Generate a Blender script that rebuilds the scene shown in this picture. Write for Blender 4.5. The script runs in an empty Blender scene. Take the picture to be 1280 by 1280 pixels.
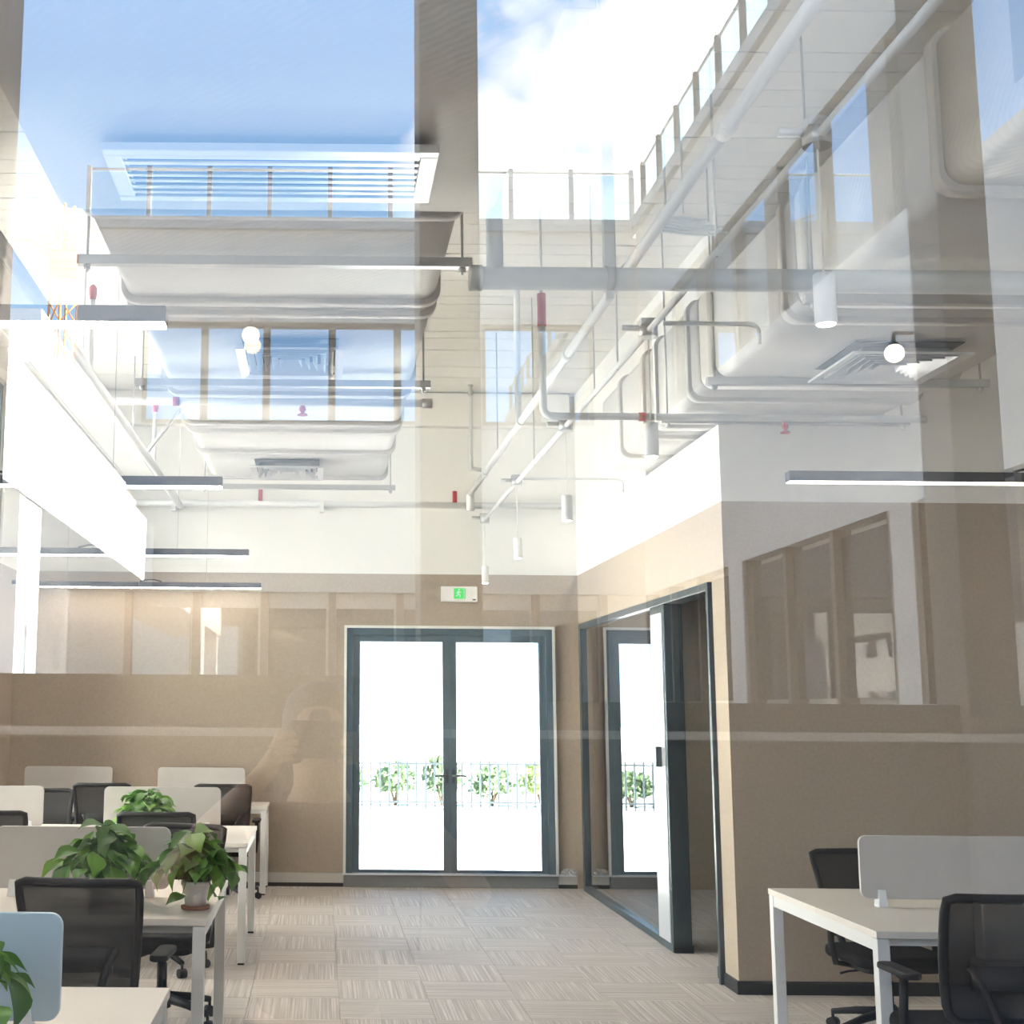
import bpy, bmesh, math, random
from mathutils import Vector, Matrix
random.seed(7)
SC = bpy.context.scene
COL = SC.collection
# ------------------------------------------------------------------ camera
F = 1640.0; PITCH = math.atan(246 / F); ROLL = 0.0085; EYE = 1.6
cam = bpy.data.cameras.new('camera'); camo = bpy.data.objects.new('camera', cam); COL.objects.link(camo)
cam.sensor_fit = 'HORIZONTAL'; cam.sensor_width = 36.0; cam.lens = F / 1280 * 36.0
cam.shift_x = (640 - 402) / 1280; cam.clip_start = 0.02; cam.clip_end = 500
camo.matrix_world = Matrix.Translation((0, 0, EYE)) @ Matrix.Rotation(math.pi / 2 + PITCH, 4, 'X') @ Matrix.Rotation(ROLL, 4, 'Z')
SC.camera = camo
SC.view_settings.view_transform = 'Standard'
SC.view_settings.look = 'None'
SC.view_settings.gamma = 1.0
SC.view_settings.use_curve_mapping = False
SC.view_settings.exposure = 0.0
SC.cycles.transparent_max_bounces = 24
SC.cycles.max_bounces = 10
SC.cycles.diffuse_bounces = 5
SC.cycles.glossy_bounces = 5
SC.cycles.caustics_reflective = False
SC.cycles.caustics_refractive = False
SC.cycles.sample_clamp_indirect = 40.0
# ------------------------------------------------------------------ sky
GLASS_REFLECT = 0.20
world = bpy.data.worlds.new('sky'); SC.world = world; world.use_nodes = True
nt = world.node_tree; nt.nodes.clear()
def N(nt, t, **kw):
    n = nt.nodes.new(t)
    for k, v in kw.items(): setattr(n, k, v)
    return n
def mathn(nt, op, a, b=None, c=None):
    n = N(nt, 'ShaderNodeMath', operation=op)
    for i, v in enumerate((a, b, c)):
        if v is None: continue
        if isinstance(v, (int, float)): n.inputs[i].default_value = v
        else: nt.links.new(v, n.inputs[i])
    return n.outputs[0]
def ramp(nt, fac, stops, interp='LINEAR'):
    n = N(nt, 'ShaderNodeValToRGB'); cr = n.color_ramp; cr.interpolation = interp
    while len(cr.elements) < len(stops): cr.elements.new(0.5)
    for e, (p, c) in zip(cr.elements, stops): e.position = p; e.color = (*c, 1)
    nt.links.new(fac, n.inputs[0]); return n.outputs[0]
tc = N(nt, 'ShaderNodeTexCoord')
sep = N(nt, 'ShaderNodeSeparateXYZ'); nt.links.new(tc.outputs['Generated'], sep.inputs[0])
blue = ramp(nt, sep.outputs[2], [(0.0, (0.55, 0.66, 0.76)), (0.10, (0.42, 0.60, 0.80)), (0.45, (0.205, 0.385, 0.66)), (1.0, (0.08, 0.22, 0.55))])
noi = N(nt, 'ShaderNodeTexNoise'); noi.inputs['Scale'].default_value = 4.2; noi.inputs['Detail'].default_value = 8; noi.inputs['Roughness'].default_value = 0.55
nt.links.new(tc.outputs['Generated'], noi.inputs['Vector'])
def blob(c, k):
    n = N(nt, 'ShaderNodeVectorMath', operation='DISTANCE'); nt.links.new(tc.outputs['Generated'], n.inputs[0])
    n.inputs[1].default_value = Vector(c).normalized()
    return mathn(nt, 'MULTIPLY', n.outputs['Value'], k)
b1 = blob((0.31, -1, 0.50), 1.0); b2 = blob((0.15, -1, 0.37), 1.3)
bm = mathn(nt, 'MINIMUM', b1, b2)
near = mathn(nt, 'SUBTRACT', 0.40, mathn(nt, 'MULTIPLY', bm, 1.9))
near = mathn(nt, 'MAXIMUM', near, -0.11)
cov = mathn(nt, 'ADD', noi.outputs[0], near)
mask = ramp(nt, cov, [(0.0, (0, 0, 0)), (0.58, (0, 0, 0)), (0.66, (1, 1, 1)), (1.0, (1, 1, 1))])
mx = N(nt, 'ShaderNodeMix', data_type='RGBA'); nt.links.new(mask, mx.inputs[0]); nt.links.new(blue, mx.inputs[6]); mx.inputs[7].default_value = (1.0, 1.0, 1.0, 1)
bg = N(nt, 'ShaderNodeBackground'); nt.links.new(mx.outputs[2], bg.inputs[0]); bg.inputs[1].default_value = 5.6
out = N(nt, 'ShaderNodeOutputWorld'); nt.links.new(bg.outputs[0], out.inputs[0])
# ------------------------------------------------------------------ sun
sun = bpy.data.lights.new('sun', 'SUN'); sun.energy = 80.0; sun.angle = math.radians(0.6); sun.color = (1.0, 0.96, 0.9)
suno = bpy.data.objects.new('sun', sun); COL.objects.link(suno)
suno.rotation_euler = Vector((0.8, -0.14, 0.83)).to_track_quat('Z', 'Y').to_euler()
LAMP_W = 75.0     # linear lamps
SPOT_W = 30.0     # downlights
# ------------------------------------------------------------------ materials
def newmat(name):
    m = bpy.data.materials.new(name); m.use_nodes = True; m.node_tree.nodes.clear()
    o = N(m.node_tree, 'ShaderNodeOutputMaterial'); return m, m.node_tree, o
def pbr(name, c, rough=0.6, metal=0.0, var=0.0, scale=8.0, bump=0.0, bscale=80.0, spec=0.5):
    m, t, o = newmat(name)
    p = N(t, 'ShaderNodeBsdfPrincipled'); p.inputs['Roughness'].default_value = rough; p.inputs['Metallic'].default_value = metal
    p.inputs['Specular IOR Level'].default_value = spec
    tcn = N(t, 'ShaderNodeTexCoord')
    if var > 0:
        n = N(t, 'ShaderNodeTexNoise'); n.inputs['Scale'].default_value = scale; n.inputs['Detail'].default_value = 5
        t.links.new(tcn.outputs['Object'], n.inputs['Vector'])
        lo = tuple(x * (1 - var) for x in c); hi = tuple(min(1, x * (1 + var)) for x in c)
        t.links.new(ramp(t, n.outputs[0], [(0.3, lo), (0.7, hi)]), p.inputs['Base Color'])
    else: p.inputs['Base Color'].default_value = (*c, 1)
    if bump > 0:
        n = N(t, 'ShaderNodeTexNoise'); n.inputs['Scale'].default_value = bscale; n.inputs['Detail'].default_value = 3
        t.links.new(tcn.outputs['Object'], n.inputs['Vector'])
        b = N(t, 'ShaderNodeBump'); b.inputs['Strength'].default_value = bump; b.inputs['Distance'].default_value = 0.01
        t.links.new(n.outputs[0], b.inputs['Height']); t.links.new(b.outputs[0], p.inputs['Normal'])
    t.links.new(p.outputs[0], o.inputs[0]); return m
def emit(name, c, s):
    m, t, o = newmat(name); e = N(t, 'ShaderNodeEmission'); e.inputs[0].default_value = (*c, 1); e.inputs[1].default_value = s
    t.links.new(e.outputs[0], o.inputs[0]); return m
def glassmat(name, refl, tint=(1, 1, 1), fresnel=False, rough=0.0):
    m, t, o = newmat(name)
    tr = N(t, 'ShaderNodeBsdfTransparent'); tr.inputs[0].default_value = (*tint, 1)
    gl = N(t, 'ShaderNodeBsdfGlossy'); gl.inputs['Roughness'].default_value = rough; gl.inputs[0].default_value = (1, 1, 1, 1)
    mix = N(t, 'ShaderNodeMixShader')
    if fresnel:
        fr = N(t, 'ShaderNodeFresnel'); fr.inputs[0].default_value = 1.5
        f2 = mathn(t, 'MULTIPLY', fr.outputs[0], refl); f2 = mathn(t, 'MINIMUM', f2, 1.0)
        t.links.new(f2, mix.inputs[0])
    else: mix.inputs[0].default_value = refl
    t.links.new(tr.outputs[0], mix.inputs[1]); t.links.new(gl.outputs[0], mix.inputs[2]); t.links.new(mix.outputs[0], o.inputs[0]); return m
def clearmat(name, tint):
    m, t, o = newmat(name); tr = N(t, 'ShaderNodeBsdfTransparent'); tr.inputs[0].default_value = (*tint, 1)
    t.links.new(tr.outputs[0], o.inputs[0]); return m
def wallmat(name, low, high, zline):
    m, t, o = newmat(name); p = N(t, 'ShaderNodeBsdfPrincipled'); p.inputs['Roughness'].default_value = 0.85; p.inputs['Specular IOR Level'].default_value = 0.25
    g = N(t, 'ShaderNodeNewGeometry'); s = N(t, 'ShaderNodeSeparateXYZ'); t.links.new(g.outputs['Position'], s.inputs[0])
    f = mathn(t, 'GREATER_THAN', s.outputs[2], zline)
    n = N(t, 'ShaderNodeTexNoise'); n.inputs['Scale'].default_value = 60; n.inputs['Detail'].default_value = 4; t.links.new(g.outputs['Position'], n.inputs['Vector'])
    lo = ramp(t, n.outputs[0], [(0.3, tuple(x * 0.93 for x in low)), (0.7, tuple(x * 1.05 for x in low))])
    mx = N(t, 'ShaderNodeMix', data_type='RGBA'); t.links.new(f, mx.inputs[0]); t.links.new(lo, mx.inputs[6]); mx.inputs[7].default_value = (*high, 1)
    t.links.new(mx.outputs[2], p.inputs['Base Color']); t.links.new(p.outputs[0], o.inputs[0]); return m
def carpetmat(name):
    m, t, o = newmat(name); p = N(t, 'ShaderNodeBsdfPrincipled'); p.inputs['Roughness'].default_value = 0.62; p.inputs['Specular IOR Level'].default_value = 0.38
    tcn = N(t, 'ShaderNodeTexCoord'); mp = N(t, 'ShaderNodeMapping'); mp.inputs['Scale'].default_value = (95, 0.9, 1)
    oi = N(t, 'ShaderNodeObjectInfo'); cb = N(t, 'ShaderNodeCombineXYZ')
    sc = mathn(t, 'MULTIPLY', oi.outputs['Random'], 40.0); t.links.new(sc, cb.inputs[2]); t.links.new(sc, cb.inputs[0])
    t.links.new(cb.outputs[0], mp.inputs['Location'])
    t.links.new(tcn.outputs['Object'], mp.inputs['Vector'])
    n = N(t, 'ShaderNodeTexNoise'); n.inputs['Scale'].default_value = 1.0; n.inputs['Detail'].default_value = 3; n.inputs['Roughness'].default_value = 0.7
    t.links.new(mp.outputs[0], n.inputs['Vector'])
    c = ramp(t, n.outputs[0], [(0.30, (0.43, 0.375, 0.33)), (0.5, (0.57, 0.50, 0.445)), (0.68, (0.80, 0.73, 0.66))])
    t.links.new(c, p.inputs['Base Color'])
    b = N(t, 'ShaderNodeBump'); b.inputs['Strength'].default_value = 0.5; b.inputs['Distance'].default_value = 0.004; t.links.new(n.outputs[0], b.inputs['Height']); t.links.new(b.outputs[0], p.inputs['Normal'])
    t.links.new(p.outputs[0], o.inputs[0]); return m
def wrapmat(name):       # white cloth-wrapped duct insulation, woven relief
    m, t, o = newmat(name); p = N(t, 'ShaderNodeBsdfPrincipled'); p.inputs['Roughness'].default_value = 0.55; p.inputs['Base Color'].default_value = (0.74, 0.72, 0.69, 1)
    tcn = N(t, 'ShaderNodeTexCoord')
    w = N(t, 'ShaderNodeTexWave', wave_type='BANDS', bands_direction='DIAGONAL'); w.inputs['Scale'].default_value = 14; w.inputs['Distortion'].default_value = 3; w.inputs['Detail'].default_value = 2
    n = N(t, 'ShaderNodeTexNoise'); n.inputs['Scale'].default_value = 9; n.inputs['Detail'].default_value = 4
    t.links.new(tcn.outputs['Object'], w.inputs['Vector']); t.links.new(tcn.outputs['Object'], n.inputs['Vector'])
    h = mathn(t, 'ADD', mathn(t, 'MULTIPLY', w.outputs[1], 0.35), n.outputs[0])
    b = N(t, 'ShaderNodeBump'); b.inputs['Strength'].default_value = 0.22; b.inputs['Distance'].default_value = 0.01
    t.links.new(h, b.inputs['Height']); t.links.new(b.outputs[0], p.inputs['Normal']); t.links.new(p.outputs[0], o.inputs[0]); return m
def meshfabric(name, c, opac):
    m, t, o = newmat(name); p = N(t, 'ShaderNodeBsdfPrincipled'); p.inputs['Base Color'].default_value = (*c, 1); p.inputs['Roughness'].default_value = 0.8
    tr = N(t, 'ShaderNodeBsdfTransparent'); mix = N(t, 'ShaderNodeMixShader'); mix.inputs[0].default_value = opac
    t.links.new(tr.outputs[0], mix.inputs[1]); t.links.new(p.outputs[0], mix.inputs[2]); t.links.new(mix.outputs[0], o.inputs[0]); return m
def leafmat(name, c):
    m, t, o = newmat(name); p = N(t, 'ShaderNodeBsdfPrincipled'); p.inputs['Roughness'].default_value = 0.38
    oi = N(t, 'ShaderNodeObjectInfo')
    col = ramp(t, oi.outputs['Random'], [(0.0, tuple(x * 0.55 for x in c)), (0.6, c), (1.0, (min(1, c[0] * 1.9), min(1, c[1] * 1.55), c[2] * 1.2))])
    t.links.new(col, p.inputs['Base Color'])
    tl = N(t, 'ShaderNodeBsdfTranslucent'); t.links.new(col, tl.inputs[0]); mix = N(t, 'ShaderNodeMixShader'); mix.inputs[0].default_value = 0.25
    t.links.new(p.outputs[0], mix.inputs[1]); t.links.new(tl.outputs[0], mix.inputs[2]); t.links.new(mix.outputs[0], o.inputs[0]); return m
M = {}
M['wall'] = wallmat('two_tone_wall', (0.43, 0.355, 0.28), (0.87, 0.85, 0.81), 2.865)
M['ceil'] = pbr('white_board', (0.86, 0.83, 0.785), 0.8, var=0.04, scale=3)
M['carpet'] = carpetmat('carpet')
M['carpet_base'] = pbr('carpet_base', (0.42, 0.38, 0.35), 0.95, var=0.15, scale=120)
M['white'] = pbr('white_paint', (0.82, 0.81, 0.78), 0.5)
M['pipe'] = pbr('white_pipe', (0.80, 0.80, 0.78), 0.4)
M['gpipe'] = pbr('pale_grey_pipe', (0.60, 0.62, 0.60), 0.45)
M['galv'] = pbr('galvanised', (0.55, 0.55, 0.54), 0.4, 0.6)
M['wrap'] = wrapmat('duct_wrap')
M['band'] = pbr('duct_band', (0.62, 0.60, 0.57), 0.6)
M['alu'] = pbr('brushed_aluminium', (0.78, 0.79, 0.80), 0.35, 0.7)
M['dark'] = pbr('dark_frame', (0.055, 0.075, 0.085), 0.35, 0.2)
M['dframe'] = pbr('door_frame', (0.09, 0.14, 0.17), 0.4, 0.1)
M['black'] = pbr('black_plastic', (0.013, 0.013, 0.014), 0.55, spec=0.3)
M['lampbody'] = pbr('lamp_housing', (0.035, 0.035, 0.04), 0.4)
M['mesh'] = meshfabric('chair_mesh', (0.014, 0.014, 0.015), 0.92)
M['fabric'] = pbr('seat_fabric', (0.013, 0.013, 0.014), 0.9, spec=0.2, bump=0.3, bscale=300)
M['top'] = pbr('desk_laminate', (0.80, 0.735, 0.66), 0.4, var=0.03, scale=4)
M['edge'] = pbr('desk_edge', (0.86, 0.83, 0.78), 0.5)
M['leg'] = pbr('white_steel', (0.80, 0.79, 0.76), 0.4)
M['screen'] = pbr('frosted_panel', (0.55, 0.52, 0.49), 0.5, var=0.02, scale=30)
M['screen_b'] = pbr('blue_grey_panel', (0.55, 0.66, 0.72), 0.45)
M['clamp'] = pbr('clamp', (0.82, 0.84, 0.84), 0.3)
M['led'] = emit('led', (1.0, 0.93, 0.84), LAMP_W)
M['led_dim'] = emit('led_dimmed', (1.0, 0.93, 0.84), 6.0)
M['led_end'] = emit('led_end', (1.0, 0.90, 0.78), 26.0)
M['spot'] = emit('downlight_lens', (1.0, 0.93, 0.84), SPOT_W)
M['red'] = pbr('red_glass', (0.45, 0.03, 0.04), 0.4)
M['leaf'] = leafmat('leaf', (0.11, 0.27, 0.05))
M['stem'] = pbr('stem', (0.14, 0.24, 0.06), 0.6)
M['pot'] = pbr('white_ceramic', (0.80, 0.76, 0.70), 0.35)
M['saucer'] = pbr('terracotta', (0.28, 0.10, 0.06), 0.6)
M['soil'] = pbr('soil', (0.05, 0.035, 0.025), 0.95)
M['base_l'] = pbr('baseboard_pale', (0.55, 0.52, 0.47), 0.6)
M['base_d'] = pbr('baseboard_dark', (0.03, 0.032, 0.033), 0.5)
M['sill'] = pbr('grey_stone', (0.22, 0.23, 0.235), 0.5)
M['exit_w'] = pbr('exit_body', (0.85, 0.83, 0.80), 0.4)
M['exit_g'] = emit('exit_green', (0.12, 0.95, 0.22), 1.0)
M['exit_m'] = emit('exit_figure', (0.75, 1.0, 0.78), 1.0)
M['pane'] = glassmat('front_pane_coat', GLASS_REFLECT)
M['clear'] = clearmat('front_pane_inner', (0.985, 0.99, 0.985))
M['dglass'] = glassmat('door_glass', 1.0, (0.96, 0.98, 0.97), True)
M['pglass'] = glassmat('partition_glass', 1.9, (0.80, 0.84, 0.85), True)
M['rglass'] = glassmat('railing_glass', 0.06, (0.80, 0.90, 0.93))
M['render'] = pbr('white_render', (0.46, 0.43, 0.39), 0.85, var=0.05, scale=1.5)
M['fascia'] = pbr('white_cladding', (0.88, 0.88, 0.86), 0.6)
M['concrete'] = pbr('concrete', (0.36, 0.35, 0.33), 0.9, var=0.1, scale=2)
M['plaza'] = pbr('pale_paving', (0.83, 0.81, 0.77), 0.9, var=0.04, scale=1)
M['column'] = pbr('dark_column', (0.06, 0.05, 0.042), 0.7)
M['veranda'] = pbr('veranda_wall', (0.035, 0.028, 0.022), 0.8)
M['railgrey'] = pbr('grey_rail', (0.30, 0.28, 0.26), 0.6)
M['wframe'] = pbr('bronze_frame', (0.12, 0.09, 0.065), 0.5)
def skyglass(name, c, r):
    m, t, o = newmat(name); p = N(t, 'ShaderNodeBsdfDiffuse'); p.inputs[0].default_value = (0.02, 0.025, 0.03, 1)
    g = N(t, 'ShaderNodeBsdfGlossy'); g.inputs[0].default_value = (*c, 1); g.inputs['Roughness'].default_value = 0.02
    mix = N(t, 'ShaderNodeMixShader'); mix.inputs[0].default_value = r
    t.links.new(p.outputs[0], mix.inputs[1]); t.links.new(g.outputs[0], mix.inputs[2]); t.links.new(mix.outputs[0], o.inputs[0]); return m
M['wglass'] = skyglass('tinted_window_glass', (0.80, 0.9, 1.0), 0.65)
M['wglass_d'] = skyglass('dark_window_glass', (0.8, 0.8, 0.8), 0.28)
M['globe'] = emit('globe_glass', (1.0, 0.86, 0.66), 9.0)
M['hedge'] = leafmat('hedge_leaf', (0.20, 0.30, 0.15))
M['bark'] = pbr('bark', (0.10, 0.075, 0.05), 0.9)
M['skin'] = pbr('skin', (0.30, 0.165, 0.10), 0.6)
M['shirt'] = pbr('shirt', (0.07, 0.03, 0.018), 0.9)
M['trouser'] = pbr('trousers', (0.03, 0.035, 0.05), 0.9)
M['hair'] = pbr('hair', (0.012, 0.010, 0.009), 0.6)
M['crane'] = pbr('orange_steel', (0.75, 0.30, 0.06), 0.6)
M['cable'] = pbr('white_cable', (0.70, 0.74, 0.75), 0.5)
M['bag'] = glassmat('thin_plastic', 0.35, (0.9, 0.92, 0.93), False, 0.15)
# ------------------------------------------------------------------ mesh helpers
class MB:
    def __init__(s): s.v = []; s.f = []; s.sm = []
    def add(s, vs, fs, smooth=False):
        b = len(s.v); s.v += [tuple(p) for p in vs]
        s.f += [tuple(i + b for i in f) for f in fs]; s.sm += [smooth] * len(fs); return s
    def box(s, x0, x1, y0, y1, z0, z1):
        vs = [(x, y, z) for z in (z0, z1) for y in (y0, y1) for x in (x0, x1)]
        return s.add(vs, [(0, 2, 3, 1), (4, 5, 7, 6), (0, 1, 5, 4), (2, 6, 7, 3), (0, 4, 6, 2), (1, 3, 7, 5)])
    def tube(s, path, r, n=10, closed=False, caps=True):
        pts = [Vector(p) for p in path]; L = len(pts); rs = r if isinstance(r, (list, tuple)) else [r] * L
        base = len(s.v); prev = None
        for i, p in enumerate(pts):
            a = pts[(i - 1) % L] if (closed or i > 0) else p; b = pts[(i + 1) % L] if (closed or i < L - 1) else p
            t = (b - a).normalized()
            if prev is None:
                u = t.orthogonal().normalized()
                if abs(t.z) < 0.9: u = t.cross(Vector((0, 0, 1))).normalized()
            else: u = (prev - t * prev.dot(t)).normalized()
            prev = u; w = t.cross(u)
            for k in range(n):
                an = 2 * math.pi * (k + 0.5) / n
                s.v.append(tuple(p + (u * math.cos(an) + w * math.sin(an)) * rs[i]))
        for i in range(L if closed else L - 1):
            j = (i + 1) % L
            for k in range(n):
                k2 = (k + 1) % n
                s.f.append((base + i * n + k, base + i * n + k2, base + j * n + k2, base + j * n + k)); s.sm.append(True)
        if caps and not closed:
            s.f.append(tuple(base + k for k in reversed(range(n)))); s.sm.append(False)
            s.f.append(tuple(base + (L - 1) * n + k for k in range(n))); s.sm.append(False)
        return s
    def prism(s, poly, axis, a, b, smooth=False):   # poly of 2-D points; axis 0/1/2 extruded a..b
        n = len(poly)
        def mk(p, t): return {0: (t, p[0], p[1]), 1: (p[0], t, p[1]), 2: (p[0], p[1], t)}[axis]
        vs = [mk(p, a) for p in poly] + [mk(p, b) for p in poly]
        fs = [(i, (i + 1) % n, n + (i + 1) % n, n + i) for i in range(n)]
        s.add(vs, fs, smooth); s.add([], [])
        b0 = len(s.v) - 2 * n
        s.f += [tuple(b0 + i for i in reversed(range(n))), tuple(b0 + n + i for i in range(n))]; s.sm += [False, False]
        return s
    def lathe(s, prof, n=20, c=(0, 0, 0)):
        base = len(s.v); L = len(prof)
        for (r, z) in prof:
            for k in range(n):
                a = 2 * math.pi * k / n; s.v.append((c[0] + r * math.cos(a), c[1] + r * math.sin(a), c[2] + z))
        for i in range(L - 1):
            for k in range(n):
                k2 = (k + 1) % n; s.f.append((base + i * n + k, base + i * n + k2, base + (i + 1) * n + k2, base + (i + 1) * n + k)); s.sm.append(True)
        s.f.append(tuple(base + k for k in reversed(range(n)))); s.sm.append(False)
        s.f.append(tuple(base + (L - 1) * n + k for k in range(n))); s.sm.append(False)
        return s
    def data(s, name):
        me = bpy.data.meshes.new(name); me.from_pydata(s.v, [], s.f)
        me.polygons.foreach_set('use_smooth', s.sm); me.update()
        b = bmesh.new(); b.from_mesh(me); bmesh.ops.recalc_face_normals(b, faces=b.faces); b.to_mesh(me); b.free()
        return me
    def build(s, name, mat, parent=None, loc=None, rot=None, bevel=0.0, seg=2):
        me = s.data(name)
        if mat: me.materials.append(M[mat] if isinstance(mat, str) else mat)
        return link(name, me, parent, loc, rot, bevel, seg)
def link(name, me, parent=None, loc=None, rot=None, bevel=0.0, seg=2):
    o = bpy.data.objects.new(name, me); COL.objects.link(o)
    if parent: o.parent = parent
    if loc: o.location = loc
    if rot: o.rotation_euler = rot
    if bevel:
        md = o.modifiers.new('bevel', 'BEVEL'); md.width = bevel; md.segments = seg; md.limit_method = 'ANGLE'
    return o
def rrect(x0, x1, y0, y1, r, n=5):
    pts = []
    for cx, cy, a0 in ((x1 - r, y1 - r, 0), (x0 + r, y1 - r, 90), (x0 + r, y0 + r, 180), (x1 - r, y0 + r, 270)):
        for k in range(n + 1):
            a = math.radians(a0 + 90 * k / n); pts.append((cx + r * math.cos(a), cy + r * math.sin(a)))
    return pts
def tag(o, label, cat=None, group=None, kind=None):
    o['label'] = label
    if cat: o['category'] = cat
    if group: o['group'] = group
    if kind: o['kind'] = kind
    return o
def thing(name, label, cat, loc=(0, 0, 0), rz=0.0, group=None, kind=None):
    o = bpy.data.objects.new(name, None); COL.objects.link(o); o.location = loc; o.rotation_euler = (0, 0, rz); o.empty_display_size = 0.1
    return tag(o, label, cat, group, kind)
def struct(name, mb, mat, label, cat, bevel=0.0):
    o = mb.build(name, mat, None, bevel=bevel); return tag(o, label, cat, kind='structure')
def copy_tree(o, parent=None):
    c = o.copy(); COL.objects.link(c)
    if parent: c.parent = parent
    for ch in list(KIDS.get(o.name, [])):
        copy_tree(ch, c)
    return c
KIDS = {}
def index_kids():
    KIDS.clear()
    for o in bpy.data.objects:
        if o.parent: KIDS.setdefault(o.parent.name, []).append(o)
# ------------------------------------------------------------------ dimensions
XL, XR, YG, YF, YE, ZC = -2.87, 2.42, 1.45, 7.85, 12.34, 4.6
XRR = 5.6         # far right wall, outside the frame
DX0, DX1, DZ = 0.235, 2.18, 2.365
# ------------------------------------------------------------------ floor, carpet tiles
fl = struct('floor', MB().box(XL - .2, XRR + .2, YG, YE + .1, -0.25, -0.006), 'carpet_base', 'carpet tile floor of the office hall', 'floor')
tile = MB().box(-0.2485, 0.2485, -0.2485, 0.2485, -0.006, 0.0).data('carpet_tile'); tile.materials.append(M['carpet'])
for i in range(-6, 7):
    for j in range(-3, 10):
        cx, cy = 0.12 + 0.25 + 0.5 * i, 7.66 + 0.25 + 0.5 * j
        if cx > 3.7 or cy - .25 > YE - .1: continue
        if cx - .25 < XL: continue
        link('carpet_tile', tile, fl, (cx, cy, 0), (0, 0, 0 if (i + j) % 2 == 0 else math.pi / 2))
# ------------------------------------------------------------------ ceiling boards
ce = struct('ceiling', MB().box(XL - .2, XRR + .2, YG, YE + .1, ZC + 0.02, ZC + 0.3), 'ceil', 'white boarded ceiling above the ducts and pipes', 'ceiling')
bd = MB().box(XL, XRR, -0.088, 0.088, 0, 0.025).data('ceiling_board'); bd.materials.append(M['ceil'])
k = 0; y = YG + 0.1
while y < YE - 0.1:
    link('ceiling_board', bd, ce, (0, y, ZC + random.uniform(-0.002, 0.002)), None, 0); y += 0.182
struct('trim_1', MB().box(XL + .01, XR - .06, YE - 0.10, YE - 0.002, 4.27, ZC), 'ceil', 'white beam along the top of the wall above the glass doors', 'beam', bevel=.01)
# ------------------------------------------------------------------ walls
wb = MB()
wb.box(XL, DX0, YE, YE + .25, 0, ZC); wb.box(DX1, XRR, YE, YE + .25, 0, ZC); wb.box(DX0, DX1, YE, YE + .25, DZ, ZC)
struct('wall_back', wb, 'wall', 'two-tone end wall with the glazed double doors, white above beige', 'wall')
WY0, WY1, WZ0, WZ1 = 6.8, 11.7, 0.4, 4.5
wl = MB().box(XL - .2, XL, YG, WY0, 0, ZC).box(XL - .2, XL, WY1, YE + .25, 0, ZC).box(XL - .2, XL, WY0, WY1, 0, WZ0).box(XL - .2, XL, WY0, WY1, WZ1, ZC)
struct('wall_left', wl, 'wall', 'two-tone side wall beside the left desk rows', 'wall')
struct('wall_right', MB().box(XRR, XRR + .2, YG, YE + .25, 0, ZC), 'wall', 'two-tone outer wall beyond the meeting room', 'wall')
PY0, PY1, PZ = 8.10, 12.20, 2.40       # partition opening in the meeting-room wall
wm = MB()
wm.box(XR, XR + .12, YF, PY0, 0, 3.34); wm.box(XR, XR + .12, PY1, YE, 0, 3.34); wm.box(XR, XR + .12, PY0, PY1, PZ, 3.34)
wm.box(XR, XR + .12, YF, 9.66, 3.97, ZC); wm.box(XR, XR + .12, 9.66, YE, 3.34, ZC)
struct('wall_corridor', wm, 'wall', 'white and beige corridor wall holding the dark-framed glass partition', 'wall')
wf = MB()
wf.box(XR + .12, XRR, YF, YF + .12, 0, 3.34); wf.box(3.44, XRR, YF, YF + .12, 3.34, ZC); wf.box(XR + .12, 3.44, YF, YF + .12, 3.97, ZC)
struct('wall_meeting_room', wf, 'wall', 'brownish wall facing the entrance behind the right desk', 'wall')
struct('ceiling_meeting_room', MB().box(XR + .12, XRR, YF + .12, YE, 2.9, 3.0), 'white', 'low ceiling inside the meeting room', 'ceiling')
lw = thing('window_3', 'tall side window in the left wall beside the desk rows', 'window', (XL, 0, 0), kind='structure')
MB().box(-.14, -.05, WY0, WY0 + .06, WZ0, WZ1).box(-.14, -.05, WY1 - .06, WY1, WZ0, WZ1).box(-.14, -.05, WY0 + .06, WY1 - .06, WZ0, WZ0 + .06).box(-.14, -.05, WY0 + .06, WY1 - .06, WZ1 - .06, WZ1).build('window_frame', 'dframe', lw)
n = 4; ss = (WY1 - WY0) / n
for k in range(n):
    if k: MB().box(-.14, -.05, WY0 + k * ss - .025, WY0 + k * ss + .025, WZ0 + .06, WZ1 - .06).build('mullion', 'dframe', lw)
    MB().box(-.10, -.09, WY0 + k * ss + (.025 if k else .06), WY0 + (k + 1) * ss - (.025 if k < n - 1 else .06), WZ0 + .06, WZ1 - .06).build('pane', 'dglass', lw)
# baseboards
def baseb(name, boxes_l, boxes_d, label):
    m = MB()
    for b in boxes_l: m.box(*b)
    o = struct(name, m, 'base_l', label, 'baseboard')
    m = MB()
    for b in boxes_d: m.box(*b)
    m.build('base_strip', 'base_d', o)
baseb('baseboard_back', [(XL + .01, DX0 - .01, YE - .03, YE - .001, .035, .12), (DX1 + .01, XR - .06, YE - .03, YE - .001, .035, .12)],
      [(XL + .01, DX0 - .01, YE - .025, YE - .001, 0, .035), (DX1 + .01, XR - .06, YE - .025, YE - .001, 0, .035)], 'pale skirting with dark foot along the end wall')
o = MB().box(XR - .012, XR - .001, YF - .012, PY0 - .01, 0, .075).box(XR - .001, XRR - .01, YF - .012, YF - .001, 0, .075).build('baseboard_right', 'base_d')
tag(o, 'dark skirting round the corner of the brownish wall', 'baseboard', kind='structure')
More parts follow.
